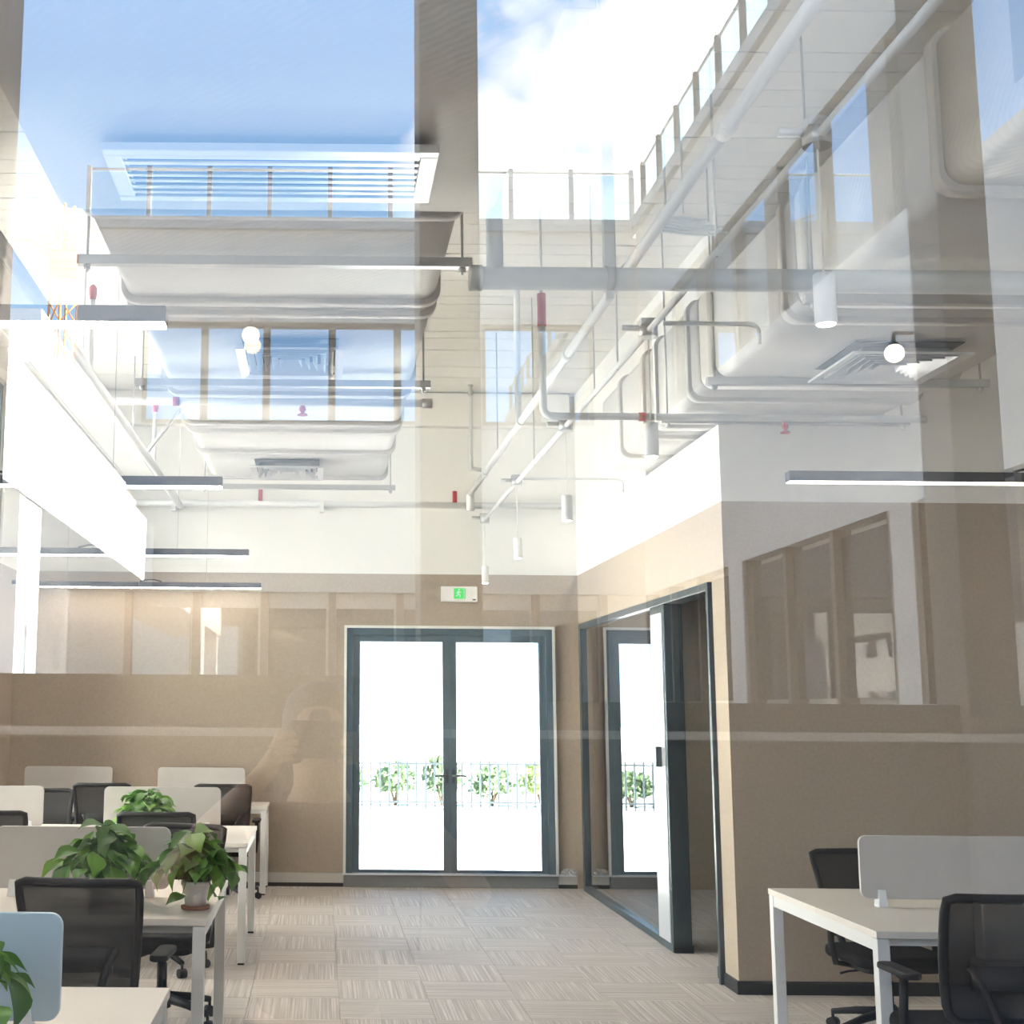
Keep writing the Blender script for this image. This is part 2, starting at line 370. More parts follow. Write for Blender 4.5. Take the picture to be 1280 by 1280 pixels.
# ------------------------------------------------------------------ double glass doors (setting)
dr = thing('door_1', 'dark-framed glazed double doors to the sunlit terrace', 'door', (0, YE, 0), kind='structure')
fr = MB().box(DX0 + .012, DX0 + .075, -.02, .09, .12, DZ - .012).box(DX1 - .075, DX1 - .012, -.02, .09, .12, DZ - .012).box(DX0 + .075, DX1 - .075, -.02, .09, DZ - .075, DZ - .012)
fr.build('door_frame', 'dframe', dr, bevel=.004)
MB().box(DX0 - .012, DX0 + .012, -.03, .05, .12, DZ + .012).box(DX1 - .012, DX1 + .012, -.03, .05, .12, DZ + .012).box(DX0 + .012, DX1 - .012, -.03, .05, DZ - .012, DZ + .012).build('trim', 'white', dr)
MB().box(DX0 - .0, DX1 + .0, -.035, .25, 0, .11).build('threshold', 'sill', dr, bevel=.006)
MB().box(DX0 - .02, DX1 + .16, -.06, .02, .11, .122).build('threshold_plate', 'alu', dr)
cx = (DX0 + DX1) / 2
for x0, x1, hx, sg in ((DX0 + .0755, cx - .0008, cx - .055, -1), (cx + .0008, DX1 - .0755, cx + .055, 1)):
    l = MB(); w = .062
    l.box(x0, x0 + w, 0, .06, .125, DZ - .0755).box(x1 - w, x1, 0, .06, .125, DZ - .0755).box(x0 + w, x1 - w, 0, .06, DZ - .0755 - w, DZ - .0755).box(x0 + w, x1 - w, 0, .06, .125, .125 + w * .4)
    lo = l.build('door_leaf', 'dframe', dr, bevel=.003)
    MB().box(x0 + w, x1 - w, .024, .036, .125 + w * .4, DZ - .0755 - w).build('pane', 'dglass', lo)
    h = MB().tube([(hx - sg * .025, -.0, 1.0), (hx - sg * .025, -.055, 1.0)], .009, 8).tube([(hx - sg * .03, -.055, 1.0), (hx + sg * .09, -.055, 1.0)], .010, 8).box(hx - sg * .025 - .014, hx - sg * .025 + .014, -.006, 0, .93, 1.06)
    h.build('handle', 'dark', lo)
# ------------------------------------------------------------------ glass partition (setting)
pt = thing('window_1', 'dark-framed glass partition of the meeting room with reflected doors', 'partition', (XR, 0, 0), kind='structure')
f = .055
pf = MB().box(-.03, .10, PY0 + .002, PY0 + .04, .0, PZ - .002).box(-.03, .10, PY1 - .09, PY1 - .002, 0, PZ - .002).box(-.03, .10, PY0 + .04, PY1 - .09, PZ - f, PZ - .002).box(-.03, .10, 9.12, PY1 - .09, 0, .05)
pf.build('partition_frame', 'dark', pt, bevel=.004)
MB().box(.0, .012, 9.50, PY1 - .09, .05, PZ - f).build('pane', 'pglass', pt)
st = MB().box(-.04, .09, 9.12, 9.50, .002, PZ - f - .004).build('door_stile', 'dark', pt, bevel=.006)
MB().box(-.046, -.04, 9.16, 9.46, .06, PZ - f - .06).build('lit_stile_face', 'alu', st)  # light on the dark stile's side, put into a pale metal face
MB().box(-.085, -.046, 9.245, 9.30, 1.22, 1.36).build('handle', 'dark', st, bevel=.004)
gd = MB().box(.02, .93, 8.20, 8.212, .02, PZ - f - .03).build('glass_door', 'pglass', pt)
MB().box(.008, .044, 8.165, 8.27, PZ - f - .11, PZ - f - .015).build('hinge', 'alu', gd)
MB().box(.008, .044, 8.165, 8.29, .006, .075).build('hinge', 'dark', gd)
MB().box(.012, .040, 8.155, 8.168, .075, PZ - f - .11).build('edge_strip', 'alu', gd)
# ------------------------------------------------------------------ front glazing (setting)
PANES = [(-2.85, -1.87), (-1.83, 2.68), (2.72, 5.56)]
gz = thing('window_2', 'large front window pane mirroring the sky and courtyard buildings', 'window', (0, YG, 0), kind='structure')
for a, b in PANES:
    me = MB().box(a, b, -.012, 0, .06, ZC - .06).data('pane'); me.materials.append(M['clear']); me.materials.append(M['pane'])
    for p in me.polygons:
        if p.normal.y < -.5: p.material_index = 1
    link('pane', me, gz)
for x in (-2.86, -1.85, 2.7, 5.58): MB().box(x - .02, x + .02, -.03, .05, 0, ZC - .02).build('mullion', 'dark', gz)
MB().box(XL, XRR, -.03, .05, 0, .06).box(XL, XRR, -.03, .05, ZC - .06, ZC).build('window_frame', 'dark', gz)
struct('wall_front', MB().box(XL - 3, XRR + 3, YG - .25, YG - .03, ZC, 6.75), 'render', 'pale lintel above the front window', 'wall')
# ------------------------------------------------------------------ ducts
def duct(label, x0, x1, z0, z1, ys, flanges, loc_group=None, r=.07, cap=None):
    t = thing('air_duct', label, 'duct', (0, 0, 0), group=None)
    for a, b in zip(ys[:-1], ys[1:]):
        dx = 0.0
        MB().prism(rrect(x0 + dx, x1 - dx, z0, z1, r), 1, a + .008, b - .008, True).build('duct_section', 'wrap', t)
    for yy in flanges:
        MB().prism(rrect(x0 - .018, x1 + .018, z0 - .022, z1 + .012, r), 1, yy - .03, yy + .03, True).build('duct_flange', 'band', t)
    return t
d1 = duct('white cloth-wrapped air duct over the left aisle with three grilles', -.93, .53, 3.5, 3.95, [4.82, 6.08, 7.62, 8.75, 9.65, 10.75], [4.85, 5.95, 6.14, 7.55, 7.78, 8.62, 8.86, 9.6, 10.70])
MB().prism(rrect(-1.02, .66, 3.48, 4.05, .06), 1, 3.0, 4.78, True).build('plenum_box', 'wrap', d1)
d2 = duct('white cloth-wrapped air duct beside the pendant row, passing over the wall', 2.1, 3.4, 3.37, 3.93, [2.9, 4.3, 5.6, 7.1, 8.2, 9.62], [2.93, 4.25, 5.45, 5.75, 6.85, 7.3, 8.02, 8.34, 9.0])
# tapes are kept inside each duct; service opening
op = MB().box(2.095, 2.10, 3.45, 3.75, 3.5, 3.8).build('access_door', 'galv', d2, bevel=.002)
def diffuser(label, cx, cy, z, w, d, parent_name=None):
    t = thing('ceiling_diffuser', label, 'air vent', (cx, cy, z))
    def ring(o, i, z0, z1, nm, mat, th=.004):
        (ow, od), (iw, idd) = o, i; m = MB(); vs = []
        for (a, b, zz) in ((ow, od, z0), (iw, idd, z1), (iw, idd, z1 + th), (ow, od, z0 + th)):
            vs += [(-a, -b, zz), (a, -b, zz), (a, b, zz), (-a, b, zz)]
        fs = []
        for l in range(4):
            l2 = (l + 1) % 4
            for k in range(4):
                k2 = (k + 1) % 4; fs.append((l * 4 + k, l * 4 + k2, l2 * 4 + k2, l2 * 4 + k))
        m.add(vs, fs); return m.build(nm, mat, t)
    W, D = w / 2, d / 2
    MB().box(-W + .03, W - .03, -D + .03, D - .03, .066, .07).build('back_plate', 'dark', t)
    ring((W, D), (W - .045, D - .045), 0, .012, 'frame', 'alu', .012)
    for k in range(5):
        a = .055 + k * .042
        if W - a - .03 < .02 or D - a - .03 < .02: break
        ring((W - a, D - a), (W - a - .026, D - a - .026), .004, .05, 'louvre', 'alu')
    return t
diffuser('square louvred ceiling diffuser on the left duct, nearer the front window', -.17, 6.83, 3.42, .56, .60)
diffuser('square louvred ceiling diffuser on the left duct, nearer the glass doors', -.27, 10.15, 3.42, .56, .58)
diffuser('square louvred ceiling diffuser under the right duct', 2.80, 6.32, 3.285, .58, .58)
g = thing('return_grille', 'long slatted return air grille under the near end of the left duct', 'air vent', (-.18, 4.33, 3.42))
MB().box(-.56, .56, -.22, -.175, 0, .03).box(-.56, .56, .175, .22, 0, .03).box(-.56, -.50, -.175, .175, 0, .03).box(.50, .56, -.175, .175, 0, .03).build('frame', 'alu', g, bevel=.003)
MB().box(-.5, .5, -.175, .175, .045, .05).build('back_plate', 'black', g)
for k in range(7):
    yy = -.15 + k * .05
    MB().box(-.5, .5, yy - .012, yy + .012, .006, .012).build('slat', 'alu', g)
def trapeze(label, x0, x1, y, z):
    t = thing('duct_hanger', label, 'hanger', (0, y, z))
    MB().box(x0, x1, -.02, .02, -.02, .02).build('strut', 'galv', t)
    for x in (x0 + .04, x1 - .04):
        MB().tube([(x, 0, -.05), (x, 0, ZC - z - .003)], .006, 6).build('rod', 'galv', t)
        MB().lathe([(.014, -.012), (.014, .012)], 6, (x, 0, -.03)).build('nut', 'galv', t)
trapeze('galvanised strut hanger under the left duct by the long return grille', -1.03, .62, 5.28, 3.45)
trapeze('galvanised strut hanger under the left duct beside the sprinkler branch', -1.08, .62, 7.36, 3.45)
trapeze('galvanised strut hanger under the left duct near the glass doors', -1.03, .62, 10.92, 3.45)
trapeze('galvanised strut hanger under the right duct behind the large grey pipe', 2.02, 3.5, 5.32, 3.32)
trapeze('galvanised strut hanger under the right duct by the square diffuser', 2.02, 3.5, 6.72, 3.32)
trapeze('galvanised strut hanger under the right duct next to the brownish wall', 2.02, 3.5, 7.66, 3.32)
# ------------------------------------------------------------------ pipes
def elbow_path(pts, r, n=6):
    out = [Vector(pts[0])]
    for a, b, c in zip(pts[:-2], pts[1:-1], pts[2:]):
        a, b, c = Vector(a), Vector(b), Vector(c); u = (a - b).normalized(); w = (c - b).normalized()
        p0 = b + u * r; p1 = b + w * r
        for k in range(n + 1):
            t = k / n; out.append((1 - t) ** 2 * p0 + 2 * t * (1 - t) * b + t * t * p1)
    out.append(Vector(pts[-1])); return out
def rods(parent, pts, z0):
    for (x, y) in pts: MB().tube([(x, y, z0), (x, y, ZC - .003)], .0055, 6).build('hanger_rod', 'galv', parent)
t = thing('sprinkler_main', 'white sprinkler pipe running towards the end wall beside the left duct of the pendants', 'pipe')
t['label'] = 'thick white sprinkler main running towards the end wall, right of the left duct'
MB().tube([(1.39, 2.6, 3.6), (1.39, 12.12, 3.6)], .025, 14).build('pipe_run', 'pipe', t)
for yy in (4.3, 5.8, 7.25, 9.0, 11.0):
    MB().tube([(1.39, yy - .045, 3.6), (1.39, yy + .035, 3.6)], .032, 14).build('coupling', 'white', t)
rods(t, [(1.39, 5.1), (1.39, 8.1), (1.39, 10.2)], 3.64)
MB().tube([(1.39, 9.1, 3.63), (1.39, 9.1, 4.45), (1.39, 9.1, ZC - .01)], .022, 10).build('riser', 'pipe', t)
MB().tube([(1.39, 12.12, 3.6), (1.39, 12.12, 3.44)], .036, 10).build('end_fitting', 'white', t)
t = thing('sprinkler_branch', 'thin pipe with red-banded riser turning right above the corridor', 'pipe')
MB().tube(elbow_path([(1.30, 7.55, 4.02), (1.30, 7.55, 3.37 - .055), (3.55, 7.55, 3.37 - .055)], .06), .022, 10).build('pipe_run', 'pipe', t)
MB().tube([(1.30, 7.55, 3.86), (1.30, 7.55, 4.06)], .026, 10).build('red_cap', 'red', t)
MB().tube([(1.86, 7.55, 3.315), (1.90, 7.55, 3.315)], .027, 10).build('red_band', 'red', t)
MB().tube([(1.30, 7.55, 4.06), (1.30, 7.55, ZC - .003)], .008, 6).build('hanger_rod', 'galv', t)
hd = MB().lathe([(.012, 0), (.02, -.03), (.008, -.05), (.03, -.06), (.03, -.065)], 10, (2.72, 7.55, 3.29)).build('sprinkler_head', 'red', t)
t = thing('water_pipe', 'large pale grey pipe crossing below the ceiling and the right duct', 'pipe')
WPY, WPZ = 4.95, 3.275
MB().tube([(.58, WPY, WPZ), (5.55, WPY, WPZ)], .045, 18).build('pipe_run', 'gpipe', t)
MB().tube([(.572, WPY, WPZ), (.62, WPY, WPZ)], .051, 18).build('end_cap', 'gpipe', t)
MB().tube([(.672, WPY, WPZ + .02), (.672, WPY, ZC - .003)], .034, 14).build('riser', 'gpipe', t)
MB().box(1.10, 1.14, WPY - .02, WPY + .02, WPZ + .05, ZC - .003).build('hanger_strap', 'gpipe', t)
MB().tube([(1.105, WPY, WPZ), (1.135, WPY, WPZ)], .053, 18).build('pipe_clamp', 'galv', t)
MB().box(1.107, 1.133, WPY - .015, WPY + .015, WPZ - .085, WPZ - .05).build('clamp_bolt', 'galv', t)
# conduit with pendants
t = thing('light_conduit', 'thin white conduit with junction boxes carrying the cylinder pendants', 'conduit')
MB().tube([(1.53, 2.5, 3.37), (1.53, 12.25, 3.37)], .016, 10).build('conduit_run', 'pipe', t)
PEND = [3.86, 5.98, 8.08, 10.14, 12.18]
for i, yy in enumerate(PEND):
    jb = MB().lathe([(.045, -.03), (.045, .025), (.035, .03)], 14, (1.53, yy, 3.37)).box(1.49, 1.57, yy - .04, yy + .04, 3.395, 3.425)
    o = jb.build('junction_box', 'galv', t)
    MB().tube([(1.53 - .12, yy, 3.385), (1.53 - .045, yy, 3.385)], .014, 8).build('spur', 'galv', o)
rods(t, [(1.53, 4.9), (1.53, 6.62), (1.53, 7.2), (1.53, 9.3)], 3.35)
places = ['beside the large square diffuser on the right', 'hanging in front of the right duct end', 'in front of the white upper wall', 'in front of the painted line of the end wall', 'hanging beside the green exit sign']
for lab, yy in zip(places, PEND):
    p = thing('pendant_lamp', 'white cylinder pendant lamp ' + lab, 'lamp', (1.53, yy, 2.77), group='cylinder pendants along the conduit')
    MB().tube([(0, 0, .16), (0, 0, .56)], .0035, 6).build('cord', 'white', p)
    MB().lathe([(.030, 0), (.033, .002), (.033, .155), (.030, .158), (.008, .16)], 20).build('lamp_body', 'white', p)
    MB().lathe([(.026, -.003), (.026, -.001)], 20).build('lamp_lens', 'spot', p)
for lab, x0, x1, yy, z in (('thin white conduit arm bending down beside the far pendants', 1.58, 2.36, 10.14, 3.40), ('thin white conduit arm running from a junction box to the right duct', 1.60, 2.05, 5.98, 3.41)):
    m = MB().tube(elbow_path([(x0, yy, z), (x1, yy, z), (x1, yy, z - .1)], .05), .011, 8).build('conduit_arm', 'pipe'); tag(m, lab, 'conduit')
# coil of cable
m = MB(); random.seed(3)
for k in range(5):
    r = .09 + .012 * k; c = Vector((1.72 + .01 * k, 6.0, 3.93 - .015 * k))
    m.tube([c + Vector((r * 1.15 * math.cos(a), r * .7 * math.sin(a) + .01 * math.sin(3 * a), r * .35 * math.sin(a))) for a in [2 * math.pi * q / 28 for q in range(28)]], .006, 6, closed=True)
m.tube([(1.72, 6.0, 3.96), (1.72, 6.0, ZC - .002)], .005, 6)
tag(m.build('cable_coil', 'cable'), 'loosely coiled pale cable hanging above the large pipe', 'cable')
# left services
t = thing('cable_tray', 'pale cable tray along the ceiling above the left desks', 'cable tray')
for dx in (-.13, .13): MB().box(-1.62 + dx - .008, -1.62 + dx + .008, 2.4, 12.2, 3.62, 3.71).build('side_rail', 'white', t)
MB().box(-1.62 - .12, -1.62 + .12, 2.4, 12.2, 3.622, 3.63).build('tray_base', 'white', t)
rods(t, [(-1.62, 4.6), (-1.62, 8.6), (-1.62, 11.0)], 3.64)
t = thing('sprinkler_main', 'white sprinkler pipe with upright heads above the left desks', 'pipe')
MB().tube([(-1.33, 2.6, 3.48), (-1.33, 12.2, 3.48)], .032, 12).build('pipe_run', 'pipe', t)
for yy, n in ((7.3, 0), (10.2, 1), (8.0, 2)):
    if n < 2:
        MB().tube([(-1.33, yy, 3.5), (-1.33, yy, 3.93)], .017, 8).build('riser', 'pipe', t)
        MB().lathe([(.018, 0), (.024, .03), (.024, .07), (.010, .09)], 10, (-1.33, yy, 3.92)).build('red_cap', 'red', t)
MB().tube([(-1.33, 9.8, 3.52), (-1.05, 9.8, 3.9)], .014, 8).build('brace', 'galv', t)
t = thing('sprinkler_branch', 'white sprinkler branch pipe crossing below the left duct', 'pipe')
MB().tube([(-1.26, 7.72, 3.425), (.62, 7.72, 3.425)], .024, 10).build('pipe_run', 'pipe', t)
MB().tube([(.60, 7.72, 3.425), (.66, 7.72, 3.425)], .03, 10).build('end_cap', 'galv', t)
MB().lathe([(.012, 0), (.022, -.025), (.010, -.045), (.032, -.055), (.032, -.06)], 10, (-.12, 7.72, 3.405)).build('sprinkler_head', 'red', t)
MB().tube([(-.9, 7.72, 3.425), (-.86, 7.72, 3.425)], .029, 10).build('red_band', 'red', t)
t = thing('wall_pipe', 'white pipe running level across the end wall above the doors', 'pipe')
MB().tube([(-2.6, 12.27, 3.515), (2.30, 12.27, 3.515)], .03, 10).build('pipe_run', 'pipe', t)
for x in (-.58, 1.26): MB().tube([(x, 12.27, 3.54), (x, 12.27, 3.65)], .022, 8).build('red_cap', 'red', t)
for x in (-1.4, 0.0): MB().box(x - .02, x + .02, 12.24, 12.335, 3.44, 3.56).build('bracket', 'white', t)
t = thing('sprinkler_riser', 'slim white upright pipe with brass head near the end wall', 'pipe')
MB().tube([(1.26, 10.9, 3.6), (1.26, 10.9, 4.25)], .018, 8).build('riser', 'pipe', t)
MB().lathe([(.02, 0), (.02, .04), (.01, .06), (.022, .09)], 8, (1.26, 10.9, 4.25)).build('sprinkler_head', 'galv', t)
MB().tube([(1.26, 10.9, 3.615), (1.345, 10.9, 3.605)], .018, 8).build('branch', 'pipe', t)
# ------------------------------------------------------------------ linear lamps
def linear(label, x0, x1, y, z, joints, led='led'):
    t = thing('linear_lamp', label, 'lamp', (0, y, z))
    n = len(joints) - 1
    for a, b in zip(joints[:-1], joints[1:]):
        MB().box(a + .002, b - .002, -.03, .03, .006, .055).build('lamp_housing', 'lampbody', t, bevel=.002)
        MB().box(a + .006, b - .006, -.027, .027, 0, .006).build('diffuser', led, t)
    for x in joints:
        xx = min(max(x, x0 + .25), -1.06) if x1 < 0 else min(max(x, 3.52), x1 - .2)
        if x1 < 0 and -1.8 < xx < -1.4: continue
        MB().tube([(xx, 0, .055), (xx, 0, ZC - z - .003)], .002, 5).build('suspension_wire', 'galv', t)
    xm = (x0 + x1) / 2
    pts = [(xm - .1 + .2 * q / 10, 0, .062 + .018 * math.sin(math.pi * q / 10)) for q in range(11)]
    MB().tube(pts, .006, 6).build('power_cord', 'black', t)
    return t
linear('black linear pendant lamp over the desk row nearest the front window', -2.85, -.455, 3.71, 2.7, [-2.85, -1.655, -.455])
linear('black linear pendant lamp over the desks with the white-potted plant', -2.85, -.50, 6.55, 2.7, [-2.85, -1.70, -.50])
linear('black linear pendant lamp in two joined lengths over the third desk row', -2.85, -.53, 9.6, 2.7, [-2.85, -1.70, -.53])
linear('black linear pendant lamp close to the end wall', -2.6, -.55, 12.1, 2.69, [-2.6, -1.68, -.55], 'led_end')
linear('black linear pendant lamp over the right desk with the frosted screen', 2.25, 4.65, 6.25, 2.7, [2.25, 3.45, 4.65], 'led_dim')
t = thing('track_light', 'small dark wall-washer spot by the left corner of the end wall', 'lamp', (-2.72, 11.95, 2.72))
MB().tube([(-.1, 0, 0), (.12, 0, 0)], .02, 10).build('lamp_body', 'lampbody', t)
MB().lathe([(.03, -.05), (.03, 0), (.02, .01)], 12).build('spot_head', 'lampbody', t)
MB().lathe([(.024, -.054), (.024, -.052)], 12).build('lamp_lens', 'spot', t)
MB().tube([(0, 0, 0.0), (0, 0, ZC - 2.72 - .003)], .004, 6).build('suspension_wire', 'galv', t)
# exit sign
t = thing('exit_sign', 'white exit sign box with glowing green running figure', 'sign', (1.30, YE - .002, 2.677))
MB().box(-.17, .17, -.035, 0, -.072, .072).build('sign_body', 'exit_w', t, bevel=.004)
p = MB().box(-.052, .056, -.0375, -.035, -.045, .055).build('green_panel', 'exit_g', t)
fg = MB(); yb = -.0395
def strip(pts, w):
    for (a, b) in zip(pts[:-1], pts[1:]):
        a = Vector((a[0], 0, a[1])); b = Vector((b[0], 0, b[1])); d = (b - a).normalized(); n = Vector((-d.z, 0, d.x)) * w / 2
        fg.add([(q.x, yy, q.z) for yy in (yb, yb + .0015) for q in (a + n, b + n, b - n, a - n)], [(0, 1, 2, 3), (7, 6, 5, 4), (0, 4, 5, 1), (1, 5, 6, 2), (2, 6, 7, 3), (3, 7, 4, 0)])
strip([(-.005, .028), (-.012, .005)], .016); strip([(-.012, .005), (.008, -.008), (.004, -.03)], .008); strip([(-.012, .005), (-.018, -.015), (-.034, -.02)], .008)
strip([(-.005, .026), (.012, .014), (.02, .018)], .006); strip([(-.006, .026), (-.022, .018), (-.026, .006)], .006); strip([(.03, .046), (.046, .046), (.046, -.036), (.03, -.036)], .005)
fg.prism([(-.002 + .008 * math.cos(a), .041 + .008 * math.sin(a)) for a in [2 * math.pi * q / 10 for q in range(10)]], 1, yb, yb + .0015)
fg.build('running_figure', 'exit_m', t)
MB().box(.125, .155, -.0365, -.035, -.058, -.046).build('test_button', 'dark', t)
# ------------------------------------------------------------------ desks
def bench(label, x0, cols, y0, y1, screens=True, gdep=None):
    t = thing('bench_desk', label, 'desk', (0, 0, 0))
    W = 1.205; ym = (y0 + y1) / 2; rows = [(y0, ym), (ym, y1)] if y1 - y0 > .8 else [(y0, y1)]
    for c in range(cols):
        a = x0 + c * W; b = a + W
        for (ya, yb2) in rows:
            MB().box(a + .002, b - .002, ya + .0015, yb2 - .0015, .722, .75).build('desktop', 'top', t, bevel=.002)
    xe = x0 + cols * W
    for x in ([x0 + .03] + [x0 + c * W for c in range(1, cols)] + [xe - .035]):
        for yy in (y0 + .03, y1 - .03):
            l = MB().box(x - .025, x + .025, yy - .025, yy + .025, .012, .72).build('leg', 'leg', t, bevel=.003)
            MB().box(x - .02, x + .02, yy - .02, yy + .02, 0, .012).build('foot', 'black', l)
        MB().box(x - .02, x + .02, y0 + .055, y1 - .055, .67, .72).build('side_rail', 'leg', t)
    for yy in (y0 + .08, y1 - .08): MB().box(x0 + .06, xe - .06, yy - .015, yy + .015, .685, .72).build('long_rail', 'leg', t)
    return t
def screen(label, xc, y, w=.80, z0=.785, h=.275, mat='screen'):
    t = thing('desk_screen', label, 'screen', (xc, y, .75))
    MB().prism(rrect(-w / 2, w / 2, z0 - .75, z0 - .75 + h, .035), 1, -.009, .009).build('panel', mat, t, bevel=.003)
    for sx in (-1, 1):
        m = MB().prism([(sx * (w / 2 - .09) - .022, .0), (sx * (w / 2 - .09) + .022, 0), (sx * (w / 2 - .09) + .014, .075), (sx * (w / 2 - .09) - .014, .075)], 1, -.026, .026)
        m.build('clamp', 'clamp', t, bevel=.003)
bench('white bench desk nearest the front window, holding the blue-grey screen', -2.86, 2, 3.0, 4.2)
bench('white bench desk with the white-potted plant at its end', -2.86, 2, 5.52, 6.76)
bench('white bench desk behind the two plants, third row', -2.86, 2, 8.58, 9.83)
bench('single white bench desk standing against the end wall', -2.86, 2, 11.72, 12.30)
bench('white bench desk with two legs by the brownish wall', 2.20, 2, 5.36, 6.63)
SX = (-2.29, -1.075)
for rowlab, y in (('the desk nearest the front window', 3.6), ('the desk carrying the white-potted plant', 6.14), ('the third-row desk behind the plants', 9.2), ('the desk against the end wall', 12.2)):
    kind = 'blue-grey' if y < 4 else 'grey'
    screen(kind + ' frosted screen on ' + rowlab + ', beside the left wall', SX[0], y, mat='screen_b' if y < 4 else 'screen')
    screen(kind + ' frosted screen on ' + rowlab + ', at the aisle end', SX[1], y, mat='screen_b' if y < 4 else 'screen')
screen('grey frosted screen on the right-hand desk by the brownish wall', 2.83, 6.03, w=.83)
screen('grey frosted screen on the right-hand desk, far from the corridor', 4.03, 6.03, w=.83)
# ------------------------------------------------------------------ office chairs
def make_chair(label):
    t = thing('office_chair', label, 'chair')
    # back: seen from behind, frame slightly flared to the top and leaning back
    def P(u, v):   # u -1..1, v 0..1
        w = .195 + .035 * v; y = -.225 - .10 * v ** 1.3 + .03 * abs(u) ** 2 + .02 * math.sin(v * math.pi)
        return Vector((u * w, y, .52 + .44 * v))
    loop = [P(-.85, 0)] + [P(-.85 + 1.7 * k / 6, 0) for k in range(1, 7)] + [P(.97, .05)] + [P(1, k / 8) for k in range(1, 8)] + [P(.98, .98)] + [P(.85 - 1.7 * k / 8, 1) for k in range(0, 9)] + [P(-.98, .98)] + [P(-1, 1 - k / 8) for k in range(1, 8)] + [P(-.97, .05)]
    MB().tube(loop, .017, 8, closed=True).build('back_frame', 'black', t)
    nu, nv = 8, 10; vs = [P(-.96 + 1.92 * i / nu, .02 + .95 * j / nv) for j in range(nv + 1) for i in range(nu + 1)]
    MB().add(vs, [(j * (nu + 1) + i, j * (nu + 1) + i + 1, (j + 1) * (nu + 1) + i + 1, (j + 1) * (nu + 1) + i) for j in range(nv) for i in range(nu)], True).build('back_mesh', 'mesh', t)
    m = MB()
    for s in (-1, 1): m.tube([(s * .05, -.20, .40), (s * .07, -.30, .44), (s * .085, -.335, .54), (s * .12, -.30, .66), (s * .15, -.275, .72)], [.02, .02, .018, .014, .012], 8)
    m.build('back_support', 'black', t)
    lb = [P(-.62 + 1.24 * k / 8, .36) + Vector((0, -.035 + .01 * math.cos(k), 0)) for k in range(9)]
    m = MB(); m.add([p + Vector((0, dy, dz)) for p in lb for dy in (-.008, .008) for dz in (-.045, .045)], [f for k in range(8) for f in ((k * 4, k * 4 + 4, k * 4 + 5, k * 4 + 1), (k * 4 + 2, k * 4 + 3, k * 4 + 7, k * 4 + 6), (k * 4, k * 4 + 2, k * 4 + 6, k * 4 + 4), (k * 4 + 1, k * 4 + 5, k * 4 + 7, k * 4 + 3))] + [(0, 1, 3, 2), (32, 34, 35, 33)], True)
    m.build('lumbar_pad', 'black', t)
    MB().prism(rrect(-.24, .24, -.23, .25, .09), 2, .405, .47).build('seat', 'fabric', t, bevel=.025, seg=3)
    MB().prism(rrect(-.20, .20, -.2, .2, .06), 2, .375, .405).build('seat_pan', 'black', t, bevel=.006)
    for s in (-1, 1):
        a = MB().tube([(s * .20, .02, .395), (s * .265, .0, .40), (s * .275, -.02, .50), (s * .272, -.03, .64)], .017, 8).tube([(s * .272, -.03, .64), (s * .268, .10, .655)], .014, 8).build('armrest', 'black', t)
        MB().prism(rrect(s * .27 - .035, s * .27 + .035, -.12, .14, .03), 2, .645, .668).build('arm_pad', 'black', a, bevel=.006)
    MB().lathe([(.026, .17), (.026, .30), (.017, .30), (.017, .375)], 14).build('gas_lift', 'black', t)
    MB().lathe([(.05, .085), (.045, .16), (.03, .18)], 14).build('hub', 'black', t)
    MB().tube([(.06, .02, .37), (.22, .03, .36), (.26, .03, .35)], .006, 6).build('tilt_lever', 'black', t)
    for k in range(5):
        a = 2 * math.pi * k / 5 + .3; c, s = math.cos(a), math.sin(a)
        b = MB().tube([(c * .03, s * .03, .135), (c * .17, s * .17, .115), (c * .30, s * .30, .085)], [.026, .021, .016], 8).build('base_leg', 'black', t)
        q = Vector((c * .30, s * .30, 0)); n = Vector((-s, c, 0))
        MB().tube([q + n * -.024 + Vector((0, 0, .027)), q + n * .024 + Vector((0, 0, .027))], .027, 12).tube([q + Vector((0, 0, .03)), q + Vector((0, 0, .085))], .008, 6).build('caster', 'black', b)
    return t
chairs = [  # label, x, y, rotation (0 = sitter faces the end wall)
    ('black mesh office chair at the desk with the white-potted plant, back to the window', -.87, 5.30, -.06),
    ('black mesh office chair at the third-row desk, aisle side, back to the window', -.985, 8.42, .0),
    ('black mesh office chair at the third-row desk beside the left wall, back to the window', -2.02, 8.42, .05),
    ('black mesh office chair at the end-wall desk, aisle side', -.80, 11.42, .0),
    ('black mesh office chair at the end-wall desk beside the left wall', -1.83, 11.42, .08),
    ('black mesh office chair at the third-row desk facing the window, left wall side', -2.1, 10.02, math.pi + .1),
    ('black mesh office chair tucked behind the screen of the white-potted plant desk', -.80, 7.02, math.pi - .25),
    ('black mesh office chair at the right desk, facing away from the brownish wall', 2.86, 6.86, math.pi + .10),
    ('black mesh office chair at the right desk, back to the window', 2.43, 5.07, .03),
]
c0 = make_chair(chairs[0][0]); index_kids()
for i, (lab, x, y, r) in enumerate(chairs):
    c = c0 if i == 0 else copy_tree(c0)
    c.location = (x, y, 0); c.rotation_euler = (0, 0, r); c.scale = (1, 1, .91 if abs(x - 2.86) < .01 else 1); tag(c, lab, 'chair', 'office chairs at the bench desks')
